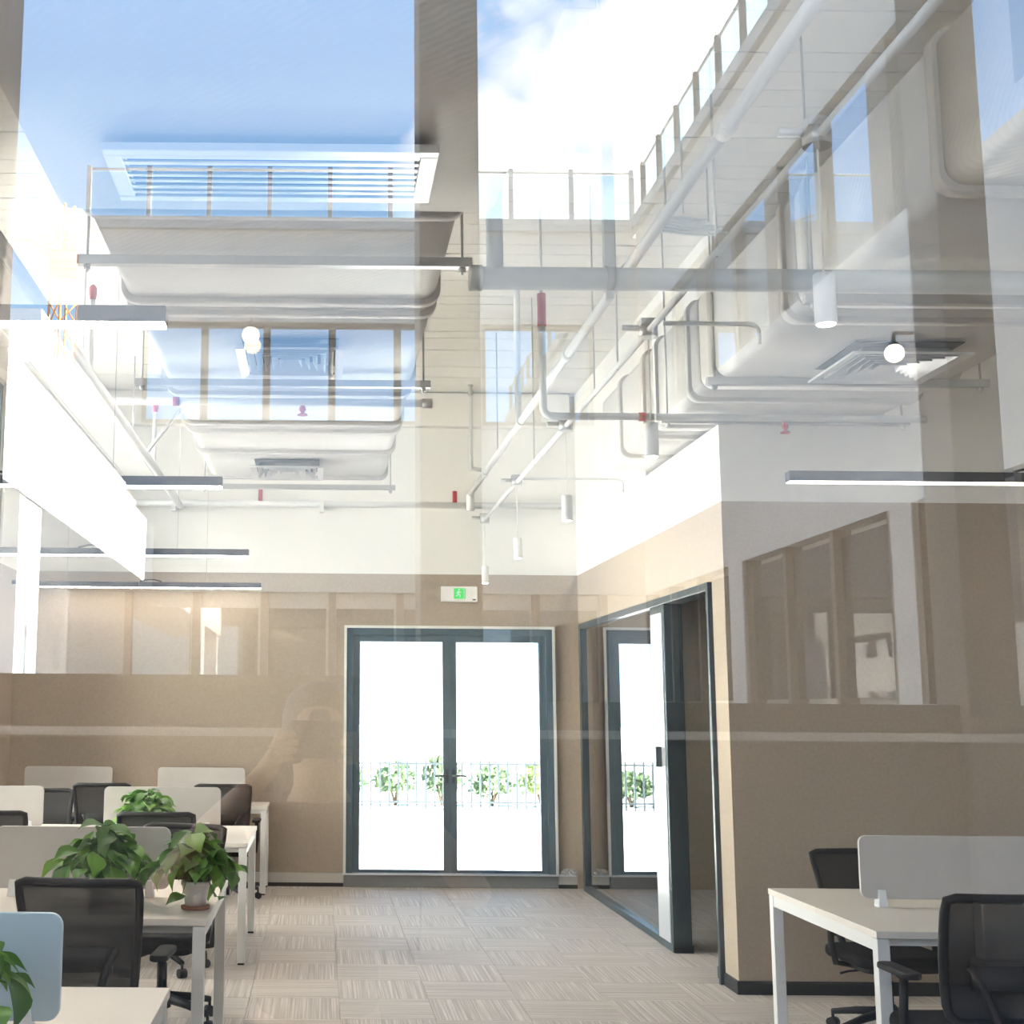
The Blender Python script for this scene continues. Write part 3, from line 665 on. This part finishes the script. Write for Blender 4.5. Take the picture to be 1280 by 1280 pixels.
# ------------------------------------------------------------------ plants
def leaf_mesh(fold, droop):
    n = 7; rows = []
    prof = [0.02, .30, .46, .50, .43, .28, .12, 0.0]
    vs = []
    for i in range(n + 1):
        u = i / n; w = prof[i] * .82; yb = u - .12 * (1 if i == 0 else 0); z = .18 * math.sin(u * 2.2) - droop * u * u
        for s in (-1, -.5, 0, .5, 1):
            back = -.16 * abs(s) * (1 - u) if i < 3 else 0
            vs.append((s * w, yb + back, z + fold * abs(s) * w))
    fs = [(i * 5 + k, i * 5 + k + 1, (i + 1) * 5 + k + 1, (i + 1) * 5 + k) for i in range(n) for k in range(4)]
    m = MB().add(vs, fs, True); me = m.data('leaf'); me.materials.append(M['leaf']); return me
LEAVES = [leaf_mesh(.35, .25), leaf_mesh(.2, .5), leaf_mesh(.5, .1)]
def plant(label, x, y, z, R, H, n, pot=True, trail=0, seed=1, pr=.062):
    rnd = random.Random(seed)
    t = thing('potted_pothos', label, 'plant', (x, y, z))
    MB().lathe([(pr * .95, 0), (pr * 1.0, .006), (pr * 1.02, .014), (pr * .9, .015)], 24).build('saucer', 'saucer', t)
    MB().lathe([(pr * .72, .015), (pr * .84, .06), (pr * .96, .098), (pr * 1.04, .10), (pr * 1.04, .118), (pr * .95, .118), (pr * .9, .10)], 28).build('pot', 'pot', t)
    MB().lathe([(pr * .9, .09), (pr * .2, .105)], 16).build('soil', 'soil', t)
    st = MB()
    for k in range(n):
        a = rnd.uniform(0, 2 * math.pi); q = rnd.random() ** .6; rr = R * q * rnd.uniform(.75, 1.05)
        hh = .11 + H * (1 - .75 * q ** 1.6) * rnd.uniform(.55, 1.05)
        if k < trail: rr = R * rnd.uniform(.8, 1.15); hh = rnd.uniform(.05, .12); 
        p = Vector((rr * math.cos(a), rr * math.sin(a), hh)); b = Vector((.03 * math.cos(a), .03 * math.sin(a), .1))
        mid = (b + p) / 2 + Vector((0, 0, .05 + .03 * rnd.random()))
        st.tube([b, mid, p], [.0028, .0024, .0018], 5)
        s = rnd.uniform(.06, .115)
        o = link('leaf', rnd.choice(LEAVES), t, p)
        o.scale = (s, s, s)
        tilt = rnd.uniform(-.9, .25) - .35 * q
        o.rotation_euler = (tilt, rnd.uniform(-.5, .5), a - math.pi / 2 + rnd.uniform(-.7, .7))
    st.build('stems', 'stem', t)
    return t
plant('bushy pothos in a round white pot on a brown saucer, at the desk end', -.525, 5.80, .75, .17, .21, 105, trail=4, seed=4)
plant('bushy green pothos by the grey screen, half behind the mesh chair', -.945, 5.87, .75, .175, .23, 112, seed=9)
plant('bushy green pothos on the third-row desk, behind the chair back', -1.13, 8.90, .75, .19, .20, 95, seed=15)
plant('green pothos in front of the blue-grey screen nearest the front window', -.89, 3.30, .75, .17, .22, 60, seed=22)
# small crumpled plastic on the sill
rnd = random.Random(5)
b = bmesh.new(); bmesh.ops.create_icosphere(b, subdivisions=3, radius=1)
for v in b.verts:
    k = 1 + .25 * rnd.uniform(-1, 1); v.co = Vector((v.co.x * .075 * k, v.co.y * .03 * k, max(-.02, v.co.z * .035 * k)))
me = bpy.data.meshes.new('plastic_wrap'); b.to_mesh(me); b.free(); me.materials.append(M['bag'])
tag(link('plastic_wrap', me, None, (2.29, YE - .055, .142)), 'crumpled clear plastic wrap beside the foot of the glass doors', 'plastic')
# ------------------------------------------------------------------ outside the doors
struct('terrace', MB().box(-40, 60, YE + .25, 140, -.3, -.02).box(-40, XL - .2, YG, YE + .25, -.3, -.02), 'plaza', 'sunlit pale terrace paving beyond the glass doors', 'ground')
t = thing('garden_fence', 'low metal picket fence at the far edge of the terrace', 'fence', (0, 22, -.02))
for zz in (.12, .74): MB().box(-3.5, 9.5, -.015, .015, zz - .015, zz + .015).build('fence_rail', 'dark', t)
pk = MB().box(-.016, .016, -.012, .012, 0, .80).data('picket'); pk.materials.append(M['dark'])
x = -3.5
while x < 9.5: link('picket', pk, t, (x, .0, 0)); x += .15
def shrub(label, x, y, h, w, seed):
    rnd = random.Random(seed); t = thing('garden_shrub', label, 'shrub', (x, y, -.02)); m = MB()
    for k in range(420):
        a = rnd.uniform(0, 2 * math.pi); el = rnd.uniform(-.6, 1.4); rr = rnd.uniform(.6, 1)
        p = Vector((w * rr * math.cos(a) * math.cos(el), w * rr * math.sin(a) * math.cos(el), h * .55 + h * .5 * rr * math.sin(el)))
        if p.z < .05: p.z = .05
        d = Vector((rnd.uniform(-1, 1), rnd.uniform(-1, 1), rnd.uniform(-.3, 1))).normalized() * .11; n = d.orthogonal().normalized() * .05
        m.add([p - n * .2, p + d * .5 + n, p + d, p + d * .5 - n], [(0, 1, 2, 3)])
    m.build('foliage', 'hedge', t)
    s = MB()
    for k in range(5):
        a = k * 1.3; s.tube([(0, 0, 0), (w * .4 * math.cos(a), w * .4 * math.sin(a), h * .6)], [.025, .01], 6)
    s.build('stem', 'bark', t)
SH = [(-.5, .55, .36, 'low shrub at the left stretch of the fence'), (.45, .66, .38, 'rounded shrub just left of the door frame, behind the fence'), (1.3, .72, .36, 'rounded shrub behind the fence, seen through the left door leaf'),
      (2.1, .78, .36, 'tall shrub behind the fence, seen beside the meeting of the door leaves'), (2.95, .62, .38, 'low dense shrub behind the fence, seen through the right door leaf'), (3.8, .7, .36, 'full shrub behind the fence, partly covered by the right door frame'),
      (4.7, .75, .42, 'bushy shrub behind the fence, mirrored in the glass partition'), (5.7, .6, .42, 'low shrub beyond the bushy one at the end of the fence')]
for i, (x, h, w, lab) in enumerate(SH): shrub(lab, x, 22.9, h, w, 40 + i)
t = thing('sun_bounce_block', 'added unseen white block bouncing sunlight in through the left wall window', 'building', (-13.5, 0, 0))  # added out of view; its sunlit face brightens the office from the left
MB().box(-6, 0, 1.0, 17, -.3, 9.0).build('bounce_wall', 'fascia', t)
MB().box(-6.1, .12, .9, 17.1, 9.0, 9.3).build('roof_slab', 'concrete', t)
for yy in (3.0, 6.2, 9.4, 12.6, 15.0):
    for zz in (1.0, 4.2): MB().box(.0, .03, yy - .55, yy + .55, zz, zz + 1.6).build('window_pane', 'wglass_d', t)
# ------------------------------------------------------------------ courtyard behind the camera (mirrored in the front pane)
struct('courtyard_ground', MB().box(-40, 40, -60, YG - .03, -.3, 0), 'concrete', 'grey courtyard paving in front of the window', 'ground')
struct('floor_veranda', MB().box(-3.15, 10, 2 * YG - 8.6, YG - .035, 0.001, .012), 'veranda', 'dark paved veranda floor outside the front window', 'floor')
R2 = lambda yv: 2 * YG - yv          # mirrored depth -> real y
YB = R2(25.0); OFF = 2 * YG - 4.0
t = thing('courtyard_building', 'pale courtyard building with a row of blue windows, mirrored in the glass', 'building', (0, YB, 0))
m = MB().box(-4.85, 6.9, -8, -.25, 0, 11.0)
m.build('core_wall', 'render', t)
MB().box(-4.85, 6.15, -.25, 0, 9.12, 11.0).box(-4.85, 6.15, -.25, 0, 3.80, 7.08).box(-4.85, -3.53, -.25, 0, 7.08, 9.12).box(1.95, 3.12, -.25, 0, 7.08, 9.12).box(5.3, 6.15, -.25, 0, 7.08, 9.12).build('facade_wall', 'render', t)
MB().box(-4.95, 6.2, -.4, .12, 11.0, 11.24).build('roof_slab', 'concrete', t)
for xs in ([-3.53, -2.327, -1.105, .18, 1.465, 1.95], [3.12, 4.2, 5.3]):
    for a, b2 in zip(xs[:-1], xs[1:]):
        w = MB().box(a + .07, b2 - .07, -.16, -.14, 7.16, 9.04).build('window_pane', 'wglass', t)
    for a in xs: MB().box(a - .07, a + .07, -.2, -.06, 7.08, 9.12).build('window_mullion', 'wframe', t)
    MB().box(xs[0] + .07, xs[-1] - .07, -.2, -.06, 7.08, 7.16).box(xs[0] + .07, xs[-1] - .07, -.2, -.06, 9.04, 9.12).build('window_frame', 'wframe', t)
for a in (-3.6, -2.3, -1.0, .3, 1.6, 2.9, 4.2):
    MB().box(a, a + 1.1, -.24, -.21, .3, 3.5).build('ground_pane', 'wglass_d', t)
for a in (-3.75, -2.45, -1.15, .15, 1.45, 2.75, 4.05, 5.35): MB().box(a, a + .14, -.249, -.12, 0, 3.8).build('ground_mullion', 'wframe', t)
def railing(label, p0, p1, z, n, side):
    t = thing('roof_railing', label, 'railing', (0, 0, z)); a, b2 = Vector(p0), Vector(p1); d = (b2 - a) / n; L = (b2 - a).length
    for k in range(n + 1):
        q = a + d * k; MB().box(q.x - .045, q.x + .045, q.y - .045, q.y + .045, 0, 1.12).build('post', 'wframe' if side else 'concrete', t)
    for k in range(n):
        q = a + d * k; e = q + d; u = d.normalized() * .06; nn = Vector((-u.y, u.x, 0)) * .15
        q2, e2 = q + u, e - u
        MB().add([q2 - nn, e2 - nn, e2 + nn, q2 + nn] + [p + Vector((0, 0, 1.0)) for p in (q2 - nn, e2 - nn, e2 + nn, q2 + nn)], [(3, 2, 1, 0), (4, 5, 6, 7), (0, 1, 5, 4), (1, 2, 6, 5), (2, 3, 7, 6), (3, 0, 4, 7)]).build('glass_panel', 'rglass', t)
    m = MB().tube([a + Vector((0, 0, 1.06)), b2 + Vector((0, 0, 1.06))], .025, 8).build('top_rail', 'concrete', t)
railing('glass and post roof railing along the courtyard building front', (-4.72, YB - .1, 0), (6.16, YB - .1, 0), 11.24, 9, 0)
railing('glass and post roof railing along the courtyard side wing', (6.3, YB + .3, 0), (6.3, -4.5, 0), 11.24, 14, 1)
# right wing
WX = 6.2
t = thing('side_wing', 'long pale side wing of the courtyard with upper windows, mirrored in the glass', 'building', (WX, OFF, 0))
MB().box(.25, 8, -21.0 - 8 + 8.0, -3.5, 0, 11.0).build('core_wall', 'render', t)
MB().box(0, .25, -21.0, -3.5, 9.05, 11.0).box(0, .25, -21.0, -3.5, 3.80, 6.93).box(0, .25, -21.0, -3.5, 0, 1.70).build('facade_wall', 'render', t)
ws = [-21.0, -18.6, -16.9, -15.2, -13.5, -11.8, -10.0, -8.3, -6.6, -5.0, -3.5]
MB().box(-.12, .3, -21.0 + .15, -3.5, 11.0, 11.24).build('roof_slab', 'concrete', t)
for i, (a, b2) in enumerate(zip(ws[:-1], ws[1:])):
    w = .2 if i % 2 else .55
    MB().box(.12, .14, a + w / 2, b2 - w / 2, 6.95, 9.03).build('window_pane', 'wglass', t)
    MB().box(.04, .249, a - w / 2 if i else a, a + w / 2, 6.93, 9.05).build('window_mullion', 'wframe', t)
for a, b2 in ((-15.2, -10.25), (-21.0, -15.9), (-9.6, -3.5)):
    n = 3; s = (b2 - a) / n
    for k in range(n):
        MB().box(.12, .14, a + s * k + .06, a + s * (k + 1) - .06, 1.78, 3.70).build('ground_pane', 'wglass_d', t)
    for k in range(n + 1): MB().box(.02, .249, a + s * k - .06, a + s * k + .06, 1.7, 3.8).build('ground_mullion', 'wframe', t)
MB().box(0, .25, -15.9, -15.26, 1.7, 3.8).box(0, .25, -10.19, -9.66, 1.7, 3.8).build('pier', 'render', t)
# sunlit bridge on the left
t = thing('covered_walkway', 'sunlit white covered walkway on columns, mirrored in the glass', 'walkway', (-3.2, OFF, 0))
MB().box(-1.6, 0, -21.0 + .14, -3.7, 3.86, 5.0).build('fascia_beam', 'fascia', t)
MB().box(-1.5, -.22, -21.0 + .14, -3.7, 5.0, 5.35).build('coping', 'concrete', t)
MB().box(-1.5, -.42, -21.0 + .14, -3.7, 5.35, 5.7).build('parapet', 'render', t)
for ya, yb2 in ((-10.95, -9.85), (-5.6, -5.0)): MB().box(-.40, -.02, ya, yb2, 0, 3.86).build('column', 'fascia', t)
# distant block on the left
t = thing('distant_block', 'low pale block beyond the courtyard with a stair tower, mirrored in the glass', 'building', (-10.5, -38, 0))
MB().box(-4, 3.6, -4, 0, 0, 12.2).build('block_wall', 'render', t)
MB().box(-1.5, 1.2, -3, -1, 12.2, 14.6).build('stair_tower', 'fascia', t)
MB().box(-4.1, 3.7, -4.1, .1, 12.2, 12.5).build('roof_slab', 'concrete', t)
t = thing('tower_crane', 'orange tower crane far behind the courtyard, mirrored in the glass', 'crane', (-23.6, -112, 0))
def lattice(nm, a, b2, w, n):
    a, b2 = Vector(a), Vector(b2); d = (b2 - a) / n; u = d.normalized().orthogonal().normalized(); v = d.normalized().cross(u); m = MB()
    c = [u * w + v * w, u * w - v * w, -u * w - v * w, -u * w + v * w]
    for k in range(4):
        m.tube([a + c[k], b2 + c[k]], .12, 4)
        for q in range(n): m.tube([a + d * q + c[k], a + d * (q + 1) + c[(k + 1) % 4]], .07, 4)
    m.build(nm, 'crane', t)
lattice('mast', (0, 0, 0), (0, 0, 42), .9, 20); lattice('jib', (-9, 0, 46), (-1, 0, 43), .6, 6); lattice('tower_head', (0, 0, 42), (0, 0, 47), .5, 3)
MB().box(-1.2, 1.2, -1.2, 1.2, 40.5, 42.5).build('cab', 'crane', t); MB().box(1.5, 3.6, -.7, .7, 41.0, 43.2).build('counterweight', 'concrete', t)
# veranda: columns, sill wall, rail, globes
YV = R2(8.0)
for lab, x0, x1 in (('dark square veranda column mirrored beside the covered walkway', -2.45, -2.07), ('dark square veranda column mirrored over the left duct end', .605, .988), ('dark square veranda column mirrored over the brownish wall', 3.905, 4.222)):
    c = thing('veranda_column', lab, 'column', ((x0 + x1) / 2, YV, 0), group='dark square columns of the veranda'); w = (x1 - x0) / 2
    MB().box(-w, w, -.42, 0, 0, 6.75).build('column_shaft', 'column', c, bevel=.01)
    MB().box(-w - .04, w + .04, -.46, .04, 0, .18).build('column_plinth', 'column', c)
t = thing('veranda_wall', 'dark low veranda wall with a pale handrail, mirrored across the glass', 'wall', (0, YV, 0))
MB().box(-3.1, -2.46, -.30, -.1, 0, 1.80).box(-2.06, .604, -.30, -.1, 0, 1.80).box(.99, 3.90, -.30, -.1, 0, 1.655).box(4.23, 8, -.30, -.1, 0, 1.655).build('sill_wall', 'veranda', t)
MB().box(-3.1, 8, .03, .08, 1.435, 1.485).build('handrail', 'railgrey', t)
for x in (-1.2, .2, 1.6, 3.2): MB().box(x - .02, x + .02, -.1, .04, 1.44, 1.47).build('bracket', 'veranda', t)
for lab, c, r, mount in (('round glowing globe lamp on the courtyard building, mirrored over the left duct diffuser', (-1.41, YB + .22, 8.78), .17, 0), ('round glowing globe lamp on the side wing, mirrored beside the right diffuser', (5.98, R2(13.35), 5.33), .10, 1)):
    g = thing('globe_lamp', lab, 'lamp', c, group='globe lamps on the courtyard walls')
    MB().lathe([(.02 * r, -r)] + [(r * math.sin(a), -r * math.cos(a)) for a in [math.pi * q / 12 for q in range(1, 12)]] + [(.02 * r, r)], 20).build('globe', 'globe', g)
    end = (0, -.22, r + .18) if mount == 0 else (.212, 0, r + .12)
    MB().tube(elbow_path([(0, 0, r * .97), (0, 0, end[2]), end], .03), .02, 8).build('bracket', 'column', g)
    MB().lathe([(r * .5, r * .86), (r * .4, r * 1.15)], 14).build('lamp_cap', 'column', g)
struct('sky_block_roof', MB().box(-3.15, 10, YV - .6, YG - .03, 6.75, 7.0), 'column', 'added unseen dark flat roof keeping skylight off the front window', 'roof')  # added above the view to cut skylight entering the front glass

# ------------------------------------------------------------------ photographer, mirrored faintly in the glass
def skinned(name, verts, edges, root, mat, parent=None, sub=2, loc=None):
    me = bpy.data.meshes.new(name); me.from_pydata([v[:3] for v in verts], edges, [])
    o = bpy.data.objects.new(name, me); COL.objects.link(o)
    if parent: o.parent = parent
    me.materials.append(M[mat])
    o.modifiers.new('skin', 'SKIN'); o.modifiers[-1].use_smooth_shade = True
    sv = me.skin_vertices[0].data
    for q, v in zip(sv, verts):
        q.radius = (v[3], v[4] if len(v) > 4 else v[3]); q.use_root = False
    sv[root].use_root = True
    sd = o.modifiers.new('sub', 'SUBSURF'); sd.levels = sub; sd.render_levels = sub
    return o
V = [(0, -.27, .96, .12, .08), (0, -.275, 1.12, .11, .07), (0, -.275, 1.28, .12, .065), (0, -.265, 1.40, .085, .05), (0, -.235, 1.475, .055, .055), (0, -.215, 1.53, .065, .075), (0, -.21, 1.62, .078, .095), (0, -.215, 1.70, .06, .075)]
Ed = [(i, i + 1) for i in range(7)]
def chain(start, pts):
    global V, Ed
    prev = start
    for p in pts: V.append(p); Ed.append((prev, len(V) - 1)); prev = len(V) - 1
    return prev
for sg in (-1, 1):
    chain(0, [(sg * .10, -.27, .86, .085), (sg * .11, -.26, .50, .055), (sg * .115, -.27, .30, .055), (sg * .12, -.29, .09, .036), (sg * .125, -.25, .045, .036), (sg * .135, -.12, .028, .026)])
    wr = chain(3, [(sg * .175, -.26, 1.40, .062), (sg * .27, -.19, 1.31, .05), (sg * .36, -.10, 1.24, .042), (sg * .24, -.07, 1.40, .036), (sg * .13, -.065, 1.515, .026), (sg * .098, -.06, 1.56, .03, .018)])
    for k, (dz, ln) in enumerate(((.045, .040), (.028, .048), (.010, .045), (-.008, .036))):
        chain(wr, [(sg * .092, -.045, 1.565 + dz, .010), (sg * (.092 - ln * .5), -.026, 1.572 + dz, .009), (sg * (.092 - ln), -.022, 1.570 + dz, .008)])
    chain(wr, [(sg * .085, -.09, 1.56, .011), (sg * .06, -.108, 1.555, .010), (sg * .04, -.112, 1.56, .009)])
pn = thing('person', 'person in a rust-brown shirt holding a camera to the face, faintly mirrored in the glass', 'person'); pn.scale = (1, 1, .955)
skinned('body', V, Ed, 0, 'skin', pn)
SV = [(0, -.272, .93, .165, .115), (0, -.275, 1.12, .15, .108), (0, -.27, 1.28, .17, .115), (0, -.26, 1.40, .135, .092), (0, -.24, 1.445, .075, .072)]
SE = [(0, 1), (1, 2), (2, 3), (3, 4)]
for sg in (-1, 1):
    b = len(SV); SV += [(sg * .178, -.26, 1.40, .075), (sg * .27, -.19, 1.31, .063), (sg * .335, -.12, 1.26, .058)]; SE += [(3, b), (b, b + 1), (b + 1, b + 2)]
skinned('shirt', SV, SE, 1, 'shirt', pn)
TV = [(0, -.27, .97, .158, .112)]; TE = []
for sg in (-1, 1):
    b = len(TV); TV += [(sg * .10, -.27, .86, .098), (sg * .11, -.262, .50, .07), (sg * .118, -.285, .10, .06)]; TE += [(0, b), (b, b + 1), (b + 1, b + 2)]
skinned('trousers', TV, TE, 0, 'trouser', pn)
hb = MB().lathe([(.006, .098), (.045, .09), (.078, .062), (.092, .02), (.094, -.03), (.085, -.075), (.06, -.10)][::-1], 20).build('hair', 'hair', pn, (0, -.245, 1.645)); hb.scale = (.95, 1.0, 1)
MB().tube([(0, -.125, 1.60), (0, -.108, 1.575)], [.010, .014], 8).build('nose', 'skin', pn)
for sg in (-1, 1):
    MB().lathe([(.004, -.022), (.014, -.01), (.016, .006), (.008, .022)], 10, (sg * .092, -.21, 1.60)).build('ear', 'skin', pn)
hc = thing('handheld_camera', 'black camera held in front of the photographing person, mirrored in the glass', 'camera', (0, 0, EYE - .06))
MB().box(-.065, .065, -.095, -.045, -.048, .035).prism([(-.028, .035), (.028, .035), (.018, .058), (-.018, .058)], 1, -.095, -.05).build('camera_body', 'black', hc, bevel=.006)
lens = MB()
lens.tube([(0, -.045, -.01), (0, -.012, -.01)], .030, 18).build('lens_barrel', 'black', hc)
